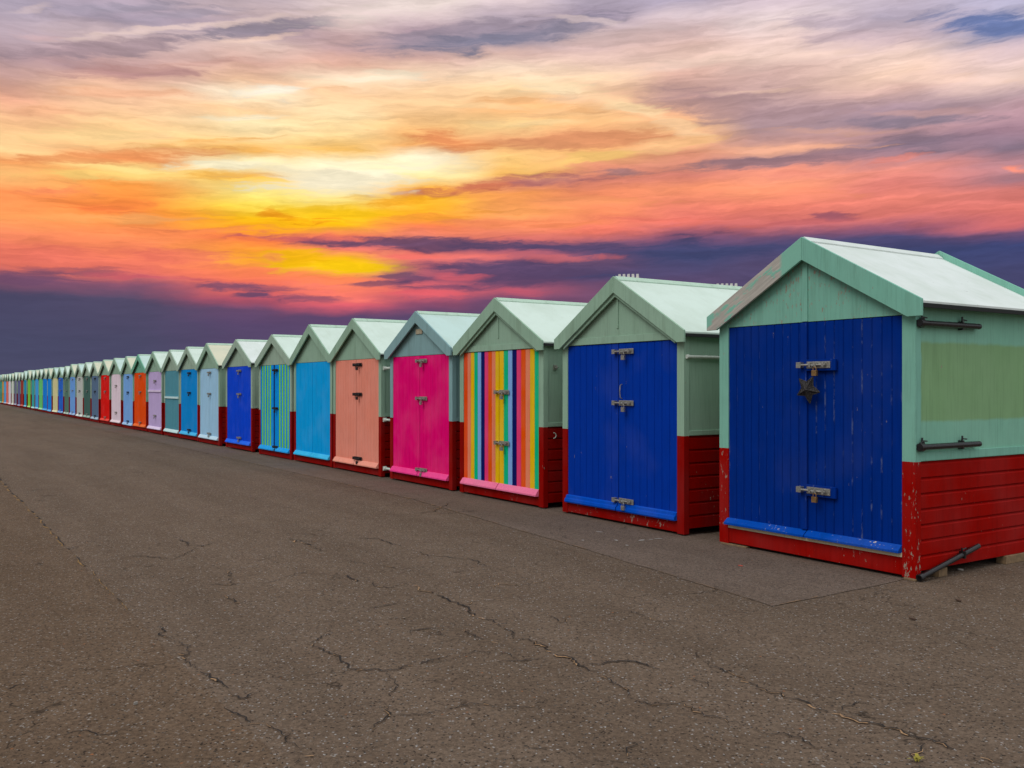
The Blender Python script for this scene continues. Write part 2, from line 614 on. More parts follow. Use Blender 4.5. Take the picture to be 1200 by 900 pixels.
    # odd fittings
    if i == 1:
        for bz in (2.06, 1.07):
            q = MB()
            xw = hw - 0.014
            q.tube((xw + 0.040, 0.02, bz), (xw + 0.040, 0.86, bz), 0.024, 16)
            q.tube((xw + 0.040, 0.01, bz), (xw + 0.040, 0.06, bz), 0.032, 16)
            q.ring((xw + 0.040, 0.055, bz + 0.018), 0.026, 0.006, 'x')
            for yy in (0.06, 0.62):
                q.box(xw + 0.0005, xw + 0.045, yy - 0.012, yy + 0.012, bz - 0.036, bz + 0.036)
                q.tube((xw + 0.03, yy, bz + 0.03), (xw + 0.03, yy + 0.004, bz + 0.075), 0.008, 8)
                q.tube((xw + 0.03, yy, bz + 0.05), (xw + 0.03, yy + 0.07, bz + 0.045), 0.006, 8)
            q.build('locking_bar', M_BLACK, root, 0.002)
        for (xa, xb, ya, yb2, zz) in ((hw - 0.10, hw + 0.006, -0.012, 0.06, 0.019), (hw - 0.08, hw + 0.010, 0.30, 0.42, 0.072), (hw - 0.08, hw + 0.012, 1.30, 1.60, 0.072), (-hw + 0.02, -hw + 0.35, -0.006, 0.05, 0.019)):
            q = MB()
            q.box(xa, xb, ya, yb2, 0.001, zz)
            q.build('packing_block', M_BLOCK, root, 0.003)
    if i == 2:
        q = MB()
        q.tube((hw + 0.016, 0.045, 1.865), (hw + 0.016, 1.9, 1.865), 0.016, 10)
        q.tube((hw + 0.016, 0.02, 1.865), (hw + 0.016, 0.05, 1.865), 0.022, 10)
        for yy in (0.3, 1.2):
            q.box(hw - 0.0135, hw + 0.006, yy, yy + 0.03, 1.845, 1.885)
        q.build('tie_bar', M_WHITEBAR, root)
    if i == 3:
        for z, y in ((1.80, 0.16),):
            q = MB()
            q.box(hw - 0.0135, hw + 0.01, y, y + 0.05, z - 0.03, z + 0.03)
            q.ring((hw + 0.025, y + 0.025, z), 0.022, 0.006, 'z')
            q.build('side_staple', M_STEEL, root, 0.002)
        q = MB()
        q.ring((hw + 0.002, 0.16, 0.93), 0.035, 0.006, 'x', RAD(-100), RAD(100))
        q.build('side_hook', M_WHITEBAR, root)
    if h.get('ties'):
        for z in h['ties']:
            q = MB()
            q.tube((hw + 0.03, 0.06, z), (hw + 0.36, 0.06, z), 0.020, 10)
            q.tube((hw + 0.03, 0.06, z), (hw + 0.075, 0.06, z), 0.030, 10)
            q.box(hw + 0.0005, hw + 0.032, 0.03, 0.09, z - 0.035, z + 0.035)
            q.build('tie_bar', M_WHITEBAR, root, 0.002)
    return root

ROOF_MINT = roof_paint((214, 233, 222), 0.94)
ROOF_WHITE = roof_paint((226, 236, 232), 0.94)
ROOF_AQUA = roof_paint((200, 228, 222), 0.90)
ROOF_CREAM = roof_paint((222, 222, 196), 0.90)
SAGE = (124, 151, 132)
SAGE2 = (132, 152, 136)
TEAL = (106, 154, 138)
BLUEGREY = (112, 142, 144)

def plain(rgb, k=1.45, **kw):
    return paint(rgb, k, 0.05, grime=0.3, **kw)

RB = [(238, 82, 32), (240, 140, 105), (246, 200, 30), (10, 165, 115), (125, 170, 225), (12, 20, 85), (228, 65, 120), (245, 95, 30)]
rb_m = [plain(c) for c in RB]
# far leaf then near leaf, boards left to right
rb_l = [0, 1, 2, 3, 4, 5, 6, 7, 1, 2]
rb_r = [2, 3, 4, 5, 6, 7, 1, 2, 3]
lime_m = [plain((0, 130, 205)), plain((110, 185, 60)), plain((8, 50, 110))]

def H(label, door, drip=None, trim=SAGE, roof=None, **kw):
    d = dict(label=label, trim=trim, roof=roof or ROOF_MINT)
    d['door'] = door if isinstance(door, list) else plain(door)
    if drip is None:
        drip = tuple(int(c + (255 - c) * 0.28) for c in door)
    d['dripm'] = drip if not isinstance(drip, tuple) else plain(drip)  # drip colours run lighter than the doors: sky light on the slope painted in
    d.update(kw)
    return d

BLUE1 = paint((0, 40, 120), 1.3, 0.04, streak=0.6, grime=0.25, rough=0.5)
BLUEDRIP = paint((10, 72, 168), 1.1, 0.40, under=(215, 200, 175))  # lighter than the door blue, with caught sky light in the colour
HUTS = [
    H('nearest hut, royal blue doors with a hanging star, teal trim, peeling barge board', [BLUE1], BLUEDRIP, TEAL, ROOF_WHITE,
      side=(112, 160, 140), patch=(112, 146, 106), red=(140, 14, 9), chips=0.18, pchips=(0.68, 0.74), kchips=0.35, gchips=0.85, driph=0.06, split=0.95, db=0.185, dt=2.13, apex=2.885, ez=2.245, dl=0.10,
      post=0.12, barge=0.205, batten='full', bolts=(1.745, 0.635), block=BLUE1, cover=BLUE1, sill=True, rearbarge=True, railh=0.075, boards=10),
    H('second hut from the right, sage trim, royal blue doors with three silver bolts', [paint((0, 47, 144), 1.35, 0.05, grime=0.25)], plain((10, 66, 160)), SAGE, ROOF_MINT,
      apex=2.80, bolts=(1.95, 1.37, 0.27), handle=1.50, moulded=True, kchips=0.6, chips=0.25, driph=0.088),
    H('rainbow striped doored hut with a pink drip board, between blue and magenta huts', rb_m, (238, 120, 160), SAGE, ROOF_MINT,
      apex=2.765, stripes=(rb_l, rb_r), bolts=(1.48, 0.79), kchips=0.4, chips=0.22),
    H('magenta pink doored hut with blue grey trim', (216, 22, 108), (238, 70, 145), BLUEGREY, ROOF_AQUA,
      apex=2.745, batten='none', nameplate=True, bolts=(1.96, 1.37, 0.25), batten2=0),
    H('salmon pink doored hut with dark bolts', (228, 142, 122), (240, 160, 140), SAGE, ROOF_MINT,
      apex=2.785, darkhw=True, bolts=(1.95, 1.42, 0.27), ties=(1.87, 0.99, 0.16)),
    H('bright sky blue doored hut without bolts, left of the salmon hut', (8, 150, 216), (60, 180, 226), SAGE, ROOF_MINT,
      apex=2.80, batten='none', bolts=(), boards=4),
    H('blue doored hut with thin lime green stripes', lime_m, (40, 155, 225), SAGE2, ROOF_MINT,
      apex=2.715, darkhw=True, bolts=(1.93, 1.09, 0.24), stripes=([0, 1, 0, 1, 0, 1, 0, 1, 0, 0, 2], [0, 0, 0, 1, 0, 1, 0, 1, 0, 1, 0])),
    H('royal blue doored hut between the lime striped and pale blue huts', (10, 62, 188), (30, 95, 215), SAGE2, ROOF_WHITE, apex=2.71, batten='none'),
    H('pale powder blue doored hut with a cream roof', (150, 190, 216), (190, 220, 235), SAGE, ROOF_CREAM, apex=2.73),
    H('cerulean blue doored hut left of the pale powder blue hut', (0, 122, 190), (70, 175, 220), SAGE2, ROOF_MINT, apex=2.70, darkhw=True),
    H('grey teal doored hut with a pale mid rail across its doors', (72, 128, 142), (175, 200, 200), SAGE2, ROOF_MINT, apex=2.69, midrail=1.22, bolts=()),
    H('lilac doored hut with a mid rail, beside the orange hut', (170, 152, 192), (205, 190, 215), SAGE, ROOF_MINT, apex=2.71, midrail=1.41, bolts=(1.75, 0.6)),
    H('bright orange doored hut', (240, 82, 12), (250, 120, 60), (96, 150, 128), ROOF_AQUA, apex=2.69),
    H('cornflower blue doored hut left of the orange hut', (120, 170, 228), (170, 205, 240), SAGE, ROOF_CREAM, apex=2.70, darkhw=True),
    H('pale pink doored hut next to the red hut', (206, 190, 200), (225, 210, 215), SAGE, ROOF_AQUA, apex=2.68, bolts=(1.6, 0.55)),
    H('bright red doored hut', (198, 18, 12), (225, 80, 70), SAGE, ROOF_CREAM, apex=2.68),
    H('slate blue doored hut left of the red hut', (80, 102, 128), (150, 170, 185), SAGE2, ROOF_CREAM, apex=2.67, darkhw=True),
    H('dark bottle green doored hut left of the slate blue hut', (58, 90, 84), (140, 165, 155), SAGE2, ROOF_MINT, apex=2.67),
    H('off white doored hut between dark green and light blue huts', (168, 172, 168), (205, 210, 205), SAGE2, ROOF_AQUA, apex=2.665, darkhw=True),
    H('light periwinkle blue doored hut left of the off white hut', (105, 155, 218), (165, 195, 232), SAGE, ROOF_CREAM, apex=2.68),
    H('dull grey green doored hut right of a deep blue hut', (76, 110, 98), (165, 185, 172), SAGE2, ROOF_MINT, apex=2.63),
    H('deep blue doored hut right of the beige hut', (32, 92, 185), (130, 175, 220), SAGE, ROOF_AQUA, apex=2.61),
    H('beige khaki doored hut among the far huts', (192, 188, 142), (220, 218, 190), SAGE, ROOF_AQUA, apex=2.64, bolts=()),
    H('azure blue doored hut just left of the beige hut', (0, 122, 206), (110, 180, 225), SAGE, ROOF_CREAM, apex=2.67, bolts=()),
    H('azure blue doored hut right of the mid green far hut', (0, 115, 200), (100, 175, 225), SAGE2, ROOF_CREAM, apex=2.66, bolts=()),
    H('mid green doored hut far along the row', (92, 182, 105), (160, 215, 165), SAGE2, ROOF_MINT, apex=2.65, bolts=()),
    H('sky blue doored hut left of the mid green far hut', (62, 155, 218), (165, 210, 235), SAGE, ROOF_CREAM, apex=2.64, bolts=()),
    H('turquoise green doored hut right of the lime green hut', (45, 150, 150), (165, 205, 200), SAGE2, ROOF_MINT, apex=2.63, bolts=()),
    H('lime green doored hut far along the row', (112, 182, 62), (170, 215, 135), SAGE, ROOF_CREAM, apex=2.69, bolts=()),
    H('teal blue doored hut left of the lime green hut', (20, 132, 168), (140, 195, 215), SAGE2, ROOF_AQUA, apex=2.68, bolts=()),
    H('brick red doored hut among the farthest huts', (142, 42, 36), (190, 100, 90), SAGE2, ROOF_MINT, apex=2.58, bolts=()),
    H('slate purple doored hut left of the brick red hut', (88, 92, 132), (150, 155, 180), SAGE2, ROOF_CREAM, apex=2.64, bolts=()),
    H('grey mauve doored hut second to the left of the brick red hut', (100, 104, 128), (160, 160, 178), SAGE2, ROOF_MINT, apex=2.67, bolts=()),
    H('greyish white doored hut among the farthest huts', (190, 195, 185), (215, 218, 210), SAGE, ROOF_CREAM, apex=2.65, bolts=()),
    H('whitish lilac doored hut beside a coral hut near the far end', (202, 196, 208), (225, 220, 228), SAGE, ROOF_MINT, apex=2.65, bolts=()),
    H('coral pink doored hut near the far left end', (205, 105, 92), (225, 160, 150), SAGE2, ROOF_CREAM, apex=2.64, bolts=()),
    H('soft blue doored hut beside the ochre hut at the far left', (82, 162, 222), (165, 205, 235), SAGE, ROOF_MINT, apex=2.65, bolts=()),
    H('ochre doored hut at the far left end', (192, 142, 62), (215, 180, 120), SAGE2, ROOF_CREAM, apex=2.66, bolts=()),
    H('teal green doored hut, farthest left in the photo', (20, 142, 130), (130, 195, 185), SAGE, ROOF_AQUA, apex=2.66, bolts=()),
]
LEFT = [2.13, 4.76, 7.30, 9.65, 12.13, 14.29, 16.59, 19.28, 21.98, 24.10, 26.20, 28.63, 31.00, 33.15, 35.57, 38.03, 40.55, 42.75, 45.00, 47.34,
        49.45, 51.75, 54.05, 56.6, 58.8, 61.0, 63.2, 65.4, 67.9, 70.5, 72.8, 75.1, 77.9, 80.4, 83.1, 85.35, 87.6, 89.9, 92.1]
prev = 0.0
for i, (lf, h) in enumerate(zip(LEFT, HUTS), 1):
    gap = lf - prev
    W = 2.13 if i == 1 else min(2.13, gap - 0.06)
    if i > 1:
        h['dz'] = rnd.uniform(-0.015, 0.02) if i > 6 else 0.0
        h['yaw'] = rnd.uniform(-0.8, 0.8) if i > 3 else 0.0
    if i > 4:
        h.setdefault('batten', rnd.choice(['short', 'none', 'short']))
    make_hut(i, lf, W, h)
    prev = lf

# ------------------------------------------------------------------ things at the nearest hut
def to_row(x_local, y_local, z):                # nearest hut's own axes: x from its centre, y inward
    return row(2.13 / 2 - x_local, y_local, z)

def star_ornament():
    c = to_row(0.075, -0.080, 1.53)
    root = MB()
    R, r = 0.125, 0.064
    pts = []
    for k in range(10):
        a = RAD(-78) + k * math.pi / 5
        q = R if k % 2 == 0 else r
        pts.append((math.cos(a) * q, 0, math.sin(a) * q))
    f, bk = (0.004, -0.036, 0.0), (0.0, 0.03, 0.0)
    for k in range(10):
        a, b = pts[k], pts[(k + 1) % 10]
        root.poly([a, b, f])
        root.poly([b, a, bk])
    for k in range(0, 10):                       # twigs bound over the frame
        a = pts[k]
        root.tube(a, f, 0.005, 6)
        root.tube(a, pts[(k + 1) % 10], 0.006, 6)
    for k in range(0, 10, 2):
        a = Vector(pts[k])
        for w in (0.25, 0.45, 0.65, 0.85):
            p = a.lerp(Vector(f), w)
            e1 = a.lerp(Vector(pts[(k + 1) % 10]), w)
            e2 = a.lerp(Vector(pts[(k - 1) % 10]), w)
            root.tube(e1, p, 0.0032, 5)
            root.tube(e2, p, 0.0032, 5)
    root.tube((0.0, -0.01, 0.06), (0.05, 0.03, 0.125), 0.003, 6)
    m, t, b = new_mat('dark_wicker')
    tc = t.n.new('ShaderNodeTexCoord').outputs['Object']
    n = t.noise(tc, 140, 3, 0.7)
    t.put(b.inputs['Base Color'], t.mix(t.mapr(n, 0.55, 0.66), (0.012, 0.011, 0.012, 1), (0.16, 0.14, 0.13, 1)))
    b.inputs['Roughness'].default_value = 0.75
    bump(t, b, n, 0.5, 0.004)
    o = root.build('star_ornament', m)
    o.location = c
    o.rotation_euler = (0.10, 0.1, RZ + 0.02)
    tag(o, 'small dark wicker star hanging from the upper bolt of the nearest blue door', 'ornament')
star_ornament()

q = MB()
a = Vector((0, 0, 0))
b_ = Vector((0.0, 0.84, 0.178))
q.tube(a, b_, 0.022, 16)
q.tube(a, a.lerp(b_, 0.05), 0.030, 16)
m_ = a.lerp(b_, 0.72)
q.box(-0.026, 0.026, m_.y - 0.012, m_.y + 0.012, m_.z - 0.03, m_.z + 0.03)
q.tube((0, m_.y, m_.z), (0.004, m_.y - 0.02, m_.z + 0.06), 0.007, 8)
q.tube((0, m_.y - 0.01, m_.z + 0.04), (0.0, m_.y + 0.05, m_.z + 0.05), 0.006, 8)
o = q.build('loose_bar', M_BLACK, None, 0.002)
o.location = to_row(2.13 / 2 + 0.030, 0.0, 0.031)
o.rotation_euler = (0, 0, RZ)
tag(o, 'black metal locking bar fallen at a slant against the red boards of the nearest hut', 'metal bar')

# ------------------------------------------------------------------ ground
def asphalt(name, base, var, warm, scale_ag, light_amt, dark_amt):
    m, t, b = new_mat(name)
    g = t.n.new('ShaderNodeNewGeometry').outputs['Position']
    n1 = t.noise(g, 0.35, 5, 0.6)
    n2 = t.noise(g, 2.4, 5, 0.65)
    n3 = t.noise(g, 34, 6, 0.8)
    rowv = t.mapping(g, rot=(0, 0, RAD(-123.0)), scale=(1, 1, 1))
    trk = t.noise(t.mapping(rowv, scale=(0.16, 1.5, 1)), 1.0, 4, 0.6)      # years of feet and tyres along the row
    n4 = t.noise(g, 9, 4, 0.6)
    col = t.mix(t.mapr(n1, 0.36, 0.64), base, warm)
    col = t.mix(t.mapr(n2, 0.35, 0.68, 0, 0.8), col, var)
    col = t.mix(t.mapr(trk, 0.40, 0.66, 0, 0.55), col, tuple(c * q_ for c, q_ in zip(base[:3], (0.66, 0.64, 0.60))) + (1,))
    col = t.mix(t.mapr(n4, 0.45, 0.75, 0, 0.35), col, tuple(c * 0.6 for c in base[:3]) + (1,))
    col = t.mix(t.mapr(n3, 0.42, 0.66, 0, 0.85), col, tuple(c * 0.36 for c in base[:3]) + (1,))
    gd = t.vmath('ADD', g, t.vmath('SCALE', t.vmath('SUBTRACT', t.noise(g, scale_ag * 1.3, 2, 0.6, True), (0.5, 0.5, 0.5)), 1.3 / scale_ag))
    v = t.voro(gd, scale_ag)
    rc = t.sep(v['Color'])
    core = t.mapr(v['Distance'], 0.26, 0.46, 1, 0)
    lightm = t.math('MULTIPLY', t.mapr(rc[0], 1 - light_amt, 1 - light_amt + 0.02), core)
    darkm = t.math('MULTIPLY', t.mapr(rc[1], 1 - dark_amt, 1 - dark_amt + 0.02), core)
    tint = t.mix(rc[2], (0.23, 0.20, 0.165, 1), (0.42, 0.41, 0.40, 1))
    stone = t.mix(rc[2], tuple(c * 0.7 for c in base[:3]) + (1,), tuple(min(1, c * 1.55) for c in base[:3]) + (1,))
    col = t.mix(t.math('MULTIPLY', core, 0.6), col, stone)
    col = t.mix(t.math('MULTIPLY', lightm, 0.85), col, tint)
    col = t.mix(t.math('MULTIPLY', darkm, 0.9), col, (0.012, 0.011, 0.010, 1))
    v2 = t.voro(gd, scale_ag * 0.5)
    r2 = t.sep(v2['Color'])
    c2 = t.mapr(v2['Distance'], 0.16, 0.26, 1, 0)
    col = t.mix(t.math('MULTIPLY', t.math('MULTIPLY', t.mapr(r2[0], 0.965, 0.975), c2), 0.8), col, (0.36, 0.33, 0.29, 1))
    col = t.mix(t.math('MULTIPLY', t.math('MULTIPLY', t.mapr(r2[1], 0.985, 0.99), c2), 0.8), col, (0.34, 0.12, 0.04, 1))
    # hairline crazing, patchy
    vv = t.vmath('ADD', g, t.vmath('SCALE', t.vmath('SUBTRACT', t.noise(g, 2.2, 4, 0.6, True), (0.5, 0.5, 0.5)), 0.55))
    ve = t.voro(vv, 0.75, 'DISTANCE_TO_EDGE')['Distance']
    patch = t.mapr(t.noise(g, 0.8, 3, 0.5), 0.46, 0.58)
    brk = t.mapr(t.noise(g, 5.0, 3, 0.6), 0.42, 0.56)
    crk = t.math('MULTIPLY', t.math('MULTIPLY', t.mapr(ve, 0.0, 0.008, 1, 0), patch), brk)
    col = t.mix(t.math('MULTIPLY', crk, 0.75), col, (0.02, 0.016, 0.012, 1))
    t.put(b.inputs['Base Color'], col)
    b.inputs['Roughness'].default_value = 0.9
    b.inputs['Specular IOR Level'].default_value = 0.08
    hgt = t.math('ADD', t.math('MULTIPLY', core, 0.5), t.math('MULTIPLY', n3, 0.8))
    hgt = t.math('SUBTRACT', hgt, t.math('ADD', darkm, crk))
    bump(t, b, hgt, 0.9, 0.007)
    return m

ASPH = asphalt('old_asphalt', (0.158, 0.114, 0.082, 1), (0.200, 0.148, 0.108, 1), (0.160, 0.111, 0.076, 1), 66, 0.20, 0.22)
ASPH2 = asphalt('apron_asphalt', (0.184, 0.137, 0.107, 1), (0.228, 0.172, 0.136, 1), (0.172, 0.129, 0.101, 1), 85, 0.10, 0.24)
ASPH3 = asphalt('brown_asphalt', (0.152, 0.103, 0.068, 1), (0.186, 0.130, 0.088, 1), (0.142, 0.097, 0.064, 1), 66, 0.20, 0.22)

q = MB()
q.poly([(-900, -900, 0), (900, -900, 0), (900, 900, 0), (-900, 900, 0)])
tag(q.build('ground', ASPH), kind='structure')

def ragged(pts, amp, step=0.12, seed=1):
    r = random.Random(seed)
    out = []
    for a, b in zip(pts, pts[1:]):
        a, b = Vector(a), Vector(b)
        L = (b - a).length
        n = max(2, int(L / step))
        nx = Vector((-(b - a).y, (b - a).x)).normalized()
        w = 0.0
        for k in range(n):
            w = w * 0.75 + r.uniform(-amp, amp)
            out.append(a.lerp(b, k / n) + nx * (w if k else 0))
    out.append(Vector(pts[-1]))
    return out

def px(x, y):                                  # foot of a sight line, in metres on the promenade
    Y = EYE * 1080.0 / (y - 453.5)
    return Vector(((x - 600) / 1080.0 * Y, Y))

# apron of newer tar along the hut fronts, ending at a saw-cut corner
c0 = px(905, 711)
edge_far = row(95, -0.95)
e1 = row(7.0, -0.92)
seam = ragged([c0, px(690, 645), Vector(e1.xy), Vector(edge_far.xy)], 0.008, 0.10, 4)
end = ragged([px(1052, 681), c0], 0.008, 0.1, 5)
back_far = row(95, 0.6)
inner = [Vector(row(95, 0.6).xy), Vector(row(0.15, 0.3).xy)]
poly = end[:-1] + seam + inner
q = MB()
q.poly([(p.x, p.y, 0.004) for p in poly])
tag(q.build('pavement_apron', ASPH2), kind='structure')

# the seaward strip is older and browner, beyond a sanded joint
j0, j1 = px(0, 563), px(152, 717)
dj = (j0 - j1).normalized()
jl = ragged([j1 - dj * 6.0, j0 + dj * 90.0], 0.010, 0.15, 8)
nj = Vector((dj.y, -dj.x))
if nj.x > 0:
    nj = -nj
q = MB()
q.poly([(p.x, p.y, 0.004) for p in jl] + [((jl[-1] + nj * 14).x, (jl[-1] + nj * 14).y, 0.004), ((jl[0] + nj * 14).x, (jl[0] + nj * 14).y, 0.004)])
tag(q.build('seaward_strip', ASPH3), kind='structure')

M_CRACK = simple('crack_shadowed_grit', (22, 16, 11), 1.0, 1.0, 0.0, 0.4, 40)
M_SAND = simple('sand_in_joint', (150, 118, 84), 1.0, 1.0, 0.0, 0.45, 60)
M_SANDJ = simple('mossy_sand_in_joint', (122, 92, 48), 1.0, 1.0, 0.0, 0.55, 12)

def crack(pts, w=0.012, sand=0.5, seed=0, z=0.0062, amp=0.022, mats=None, step=0.025, gaps=0.04, k=1.9):
    r = random.Random(seed * 17 + 3)
    line = ragged(pts, amp, step, seed)
    w *= k
    q = MB()
    n = len(line)
    for pas in (0, 1):
        prev_ = None
        ww = ws = w * 0.6
        live = sand * r.uniform(0.6, 1.2) if pas else 1.0
        off = 0
        for j, p in enumerate(line):
            d = (line[min(j + 1, n - 1)] - line[max(j - 1, 0)])
            if d.length < 1e-6:
                continue
            nx = Vector((-d.y, d.x)).normalized()
            if nx.y < 0:
                nx = -nx
            taper = min(1.0, 0.15 + 3.0 * min(j, n - 1 - j) / n)
            ww = ww * 0.6 + w * r.uniform(0.12, 0.85) * 0.4
            ws = ws * 0.4 + w * r.uniform(0.0, 1.0) * 0.6
            if off > 0:
                off -= 1
                prev_ = None
                continue
            if pas == 0:
                if r.random() < gaps:
                    off = r.randint(1, 4)
                a, b = p - nx * ww * 0.15 * taper, p + nx * ww * taper
                zz = z + 0.0006
            else:
                if r.random() < 0.22 + 0.5 * (1 - sand):
                    off = r.randint(1, 4 + int(12 * (1 - sand)))
                a, b = p - nx * ws * taper, p + nx * ww * 0.1 * taper
                zz = z
            cur = ((a.x, a.y, zz), (b.x, b.y, zz))
            if prev_:
                q.poly([prev_[0], cur[0], cur[1], prev_[1]], pas)
            prev_ = cur
    o = q.build('pavement_crack', mats or [M_CRACK, M_SAND])
    tag(o, kind='structure')
    return o

P = lambda *a: [px(x, y) for x, y in a]
CR = [
    (P((845, 784), (872, 797), (905, 813), (945, 824), (985, 838), (1025, 849), (1065, 863), (1110, 877), (1150, 889), (1215, 905)), 0.011, 0.85),
    (P((822, 776), (850, 789), (868, 786), (890, 783)), 0.008, 0.2),
    (P((1086, 872), (1080, 882), (1073, 893)), 0.006, 0.9),
    (P((478, 682), (506, 697), (536, 708), (549, 717), (573, 727), (592, 735)), 0.012, 0.5),
    (P((600, 750), (622, 752), (640, 762), (662, 770), (682, 782), (702, 789)), 0.013, 0.9),
    (P((683, 782), (712, 777), (738, 776), (768, 784), (788, 790)), 0.010, 0.4),
    (P((640, 773), (612, 776), (585, 778)), 0.007, 0.2),
    (P((735, 820), (772, 827), (802, 826), (822, 836), (850, 844), (882, 853)), 0.008, 0.5),
    (P((318, 756), (345, 757), (364, 755), (385, 765), (398, 773), (414, 785), (452, 787), (478, 781), (532, 770)), 0.009, 0.45),
    (P((362, 755), (377, 748), (390, 741)), 0.007, 0.3),
    (P((436, 857), (450, 846), (455, 840), (452, 829)), 0.009, 0.9),
    (P((456, 841), (485, 838), (518, 834)), 0.008, 0.1),
    (P((344, 897), (352, 892), (375, 884), (392, 878)), 0.008, 0.5),
    (P((234, 788), (248, 796), (262, 804), (275, 808)), 0.013, 0.9),
    (P((270, 815), (285, 820), (302, 813)), 0.010, 0.5),
    (P((262, 830), (288, 842), (310, 849)), 0.008, 0.4),
    (P((184, 735), (190, 746), (200, 749)), 0.010, 0.2),
    (P((208, 767), (222, 768)), 0.009, 0.3),
    (P((232, 686), (258, 686), (282, 684)), 0.010, 0.5),
    (P((263, 669), (269, 679), (272, 686)), 0.008, 0.3),
    (P((264, 699), (276, 707), (293, 705)), 0.010, 0.8),
    (P((206, 630), (220, 640), (236, 641), (258, 636)), 0.013, 0.3),
    (P((481, 743), (498, 738), (516, 735)), 0.009, 0.3),
    (P((400, 673), (418, 682), (432, 681)), 0.012, 0.7),
    (P((430, 716), (450, 711), (466, 707)), 0.008, 0.5),
    (P((544, 738), (560, 748), (585, 760)), 0.008, 0.5),
    (P((480, 780), (508, 774), (535, 768)), 0.008, 0.2),
    (P((340, 630), (352, 636), (380, 646)), 0.013, 0.7),
    (P((405, 632), (440, 631), (470, 641)), 0.012, 0.5),
    (P((345, 633), (385, 637)), 0.012, 0.2),
    (P((560, 691), (585, 684), (610, 687), (652, 678)), 0.006, 0.95),
    (P((0, 809), (24, 803)), 0.009, 0.1),
    (P((30, 577), (62, 572)), 0.02, 0.2),
    (P((530, 672), (550, 670)), 0.010, 0.3),
    (P((735, 888), (748, 874), (750, 871)), 0.005, 0.1),
    (P((530, 588), (506, 600), (470, 604)), 0.012, 0.8),
    (P((590, 704), (560, 705), (540, 712)), 0.006, 0.8),
    (P((640, 720), (660, 730), (668, 722)), 0.006, 0.8),
]
CR += [
    (P((592, 735), (604, 743), (600, 750)), 0.008, 0.3),
    (P((788, 790), (800, 796), (822, 800), (845, 812)), 0.006, 0.3),
    (P((702, 789), (716, 800), (735, 812), (742, 820)), 0.007, 0.4),
    (P((882, 853), (905, 862), (940, 866), (975, 880)), 0.006, 0.3),
    (P((532, 770), (560, 764), (592, 766), (612, 776)), 0.006, 0.2),
    (P((432, 681), (455, 690), (478, 682)), 0.006, 0.4),
    (P((282, 684), (318, 682), (352, 672), (400, 673)), 0.006, 0.2),
    (P((293, 705), (330, 700), (372, 702)), 0.005, 0.2),
    (P((312, 849), (340, 862), (352, 880)), 0.006, 0.3),
    (P((200, 749), (216, 757), (222, 768), (234, 788)), 0.006, 0.3),
    (P((470, 641), (505, 652), (548, 655), (580, 668)), 0.008, 0.4),
    (P((400, 655), (430, 662), (470, 668), (500, 664)), 0.007, 0.3),
    (P((455, 787), (462, 802), (455, 815), (452, 829)), 0.005, 0.3),
    (P((518, 834), (560, 826), (598, 830), (640, 820)), 0.005, 0.2),
    (P((985, 838), (1000, 828), (1030, 822), (1075, 826)), 0.005, 0.3),
    (P((690, 712), (730, 716), (770, 728), (815, 730)), 0.005, 0.4),
    (P((120, 660), (160, 652), (205, 655), (232, 641)), 0.007, 0.2),
    (P((60, 868), (95, 858), (130, 862), (165, 850)), 0.005, 0.1),
]
for k, (pts, w, sd) in enumerate(CR):
    crack(pts, w, sd, k + 1)
crack([jl[0] + dj * 6.05, j0 + dj * 25], 0.020, 0.95, 77, 0.0064, 0.010, [M_CRACK, M_SANDJ], 0.06, 0.35, 2.6)
crack([p for p in seam[::6]][:40], 0.008, 0.8, 78, 0.0064, 0.004, [M_SAND, M_SAND], 0.06, 0.5)
crack([px(990, 694), c0], 0.007, 0.9, 79, 0.0064, 0.004, [M_SAND, M_SAND], 0.06, 0.4)

# loose bits on the tar
def chip(x, y, size, mat, name, label, cat, group, th=0.006):
    r = random.Random(int(x * 7 + y))
    p = px(x, y)
    q = MB()
    n = 7
    ring = []
    ang = r.uniform(0, 6.28)
    for k in range(n):
        a = ang + k * 2 * math.pi / n
        ring.append((math.cos(a) * size * r.uniform(0.6, 1.1), math.sin(a) * size * 0.45 * r.uniform(0.6, 1.1)))
    q.prism(ring, 0.0, th, 'z')
    o = q.build(name, mat)
    o.location = (p.x, p.y, 0.0068)
    o.rotation_euler = (r.uniform(-.05, .05), r.uniform(-.05, .05), r.uniform(0, 3))
    tag(o, label, cat, group)

M_FLAKE = simple('white_flake', (150, 145, 138), 1.0, 0.8)
M_LEAF = simple('dry_leaf', (70, 50, 34), 1.0, 0.8)
for (x, y, s) in ((702, 624, .045), (683, 634, .03), (722, 634, .05), (752, 634, .05), (772, 632, .045), (735, 640, .03), (763, 633, .025)):
    chip(x, y, s, M_FLAKE, 'paint_flake', 'white paint flake on the tar in front of the second hut from the right', 'paint flake', 'paint flakes below the second hut', 0.003)
chip(1123, 705, .035, M_LEAF, 'dry_leaf', 'dark dry leaf on the tar, nearer the loose black bar of two', 'leaf', None, 0.008)
chip(1070, 727, .032, M_LEAF, 'dry_leaf', 'brown dry leaf on the tar below the nearest hut corner', 'leaf', None, 0.008)
chip(1125, 669, .026, M_FLAKE, 'paint_flake', 'white flake beside the foot of the red side boards, behind the loose bar', 'paint flake', None, 0.012)
chip(868, 664, .03, simple('red_flake', (190, 80, 60), 1.0, 0.8), 'paint_flake', 'small red paint flake in front of the nearest hut', 'paint flake', None, 0.004)
chip(159, 827, .012, M_FLAKE, 'pebble', 'pale pebble on the brown tar at lower left', 'pebble', None, 0.012)

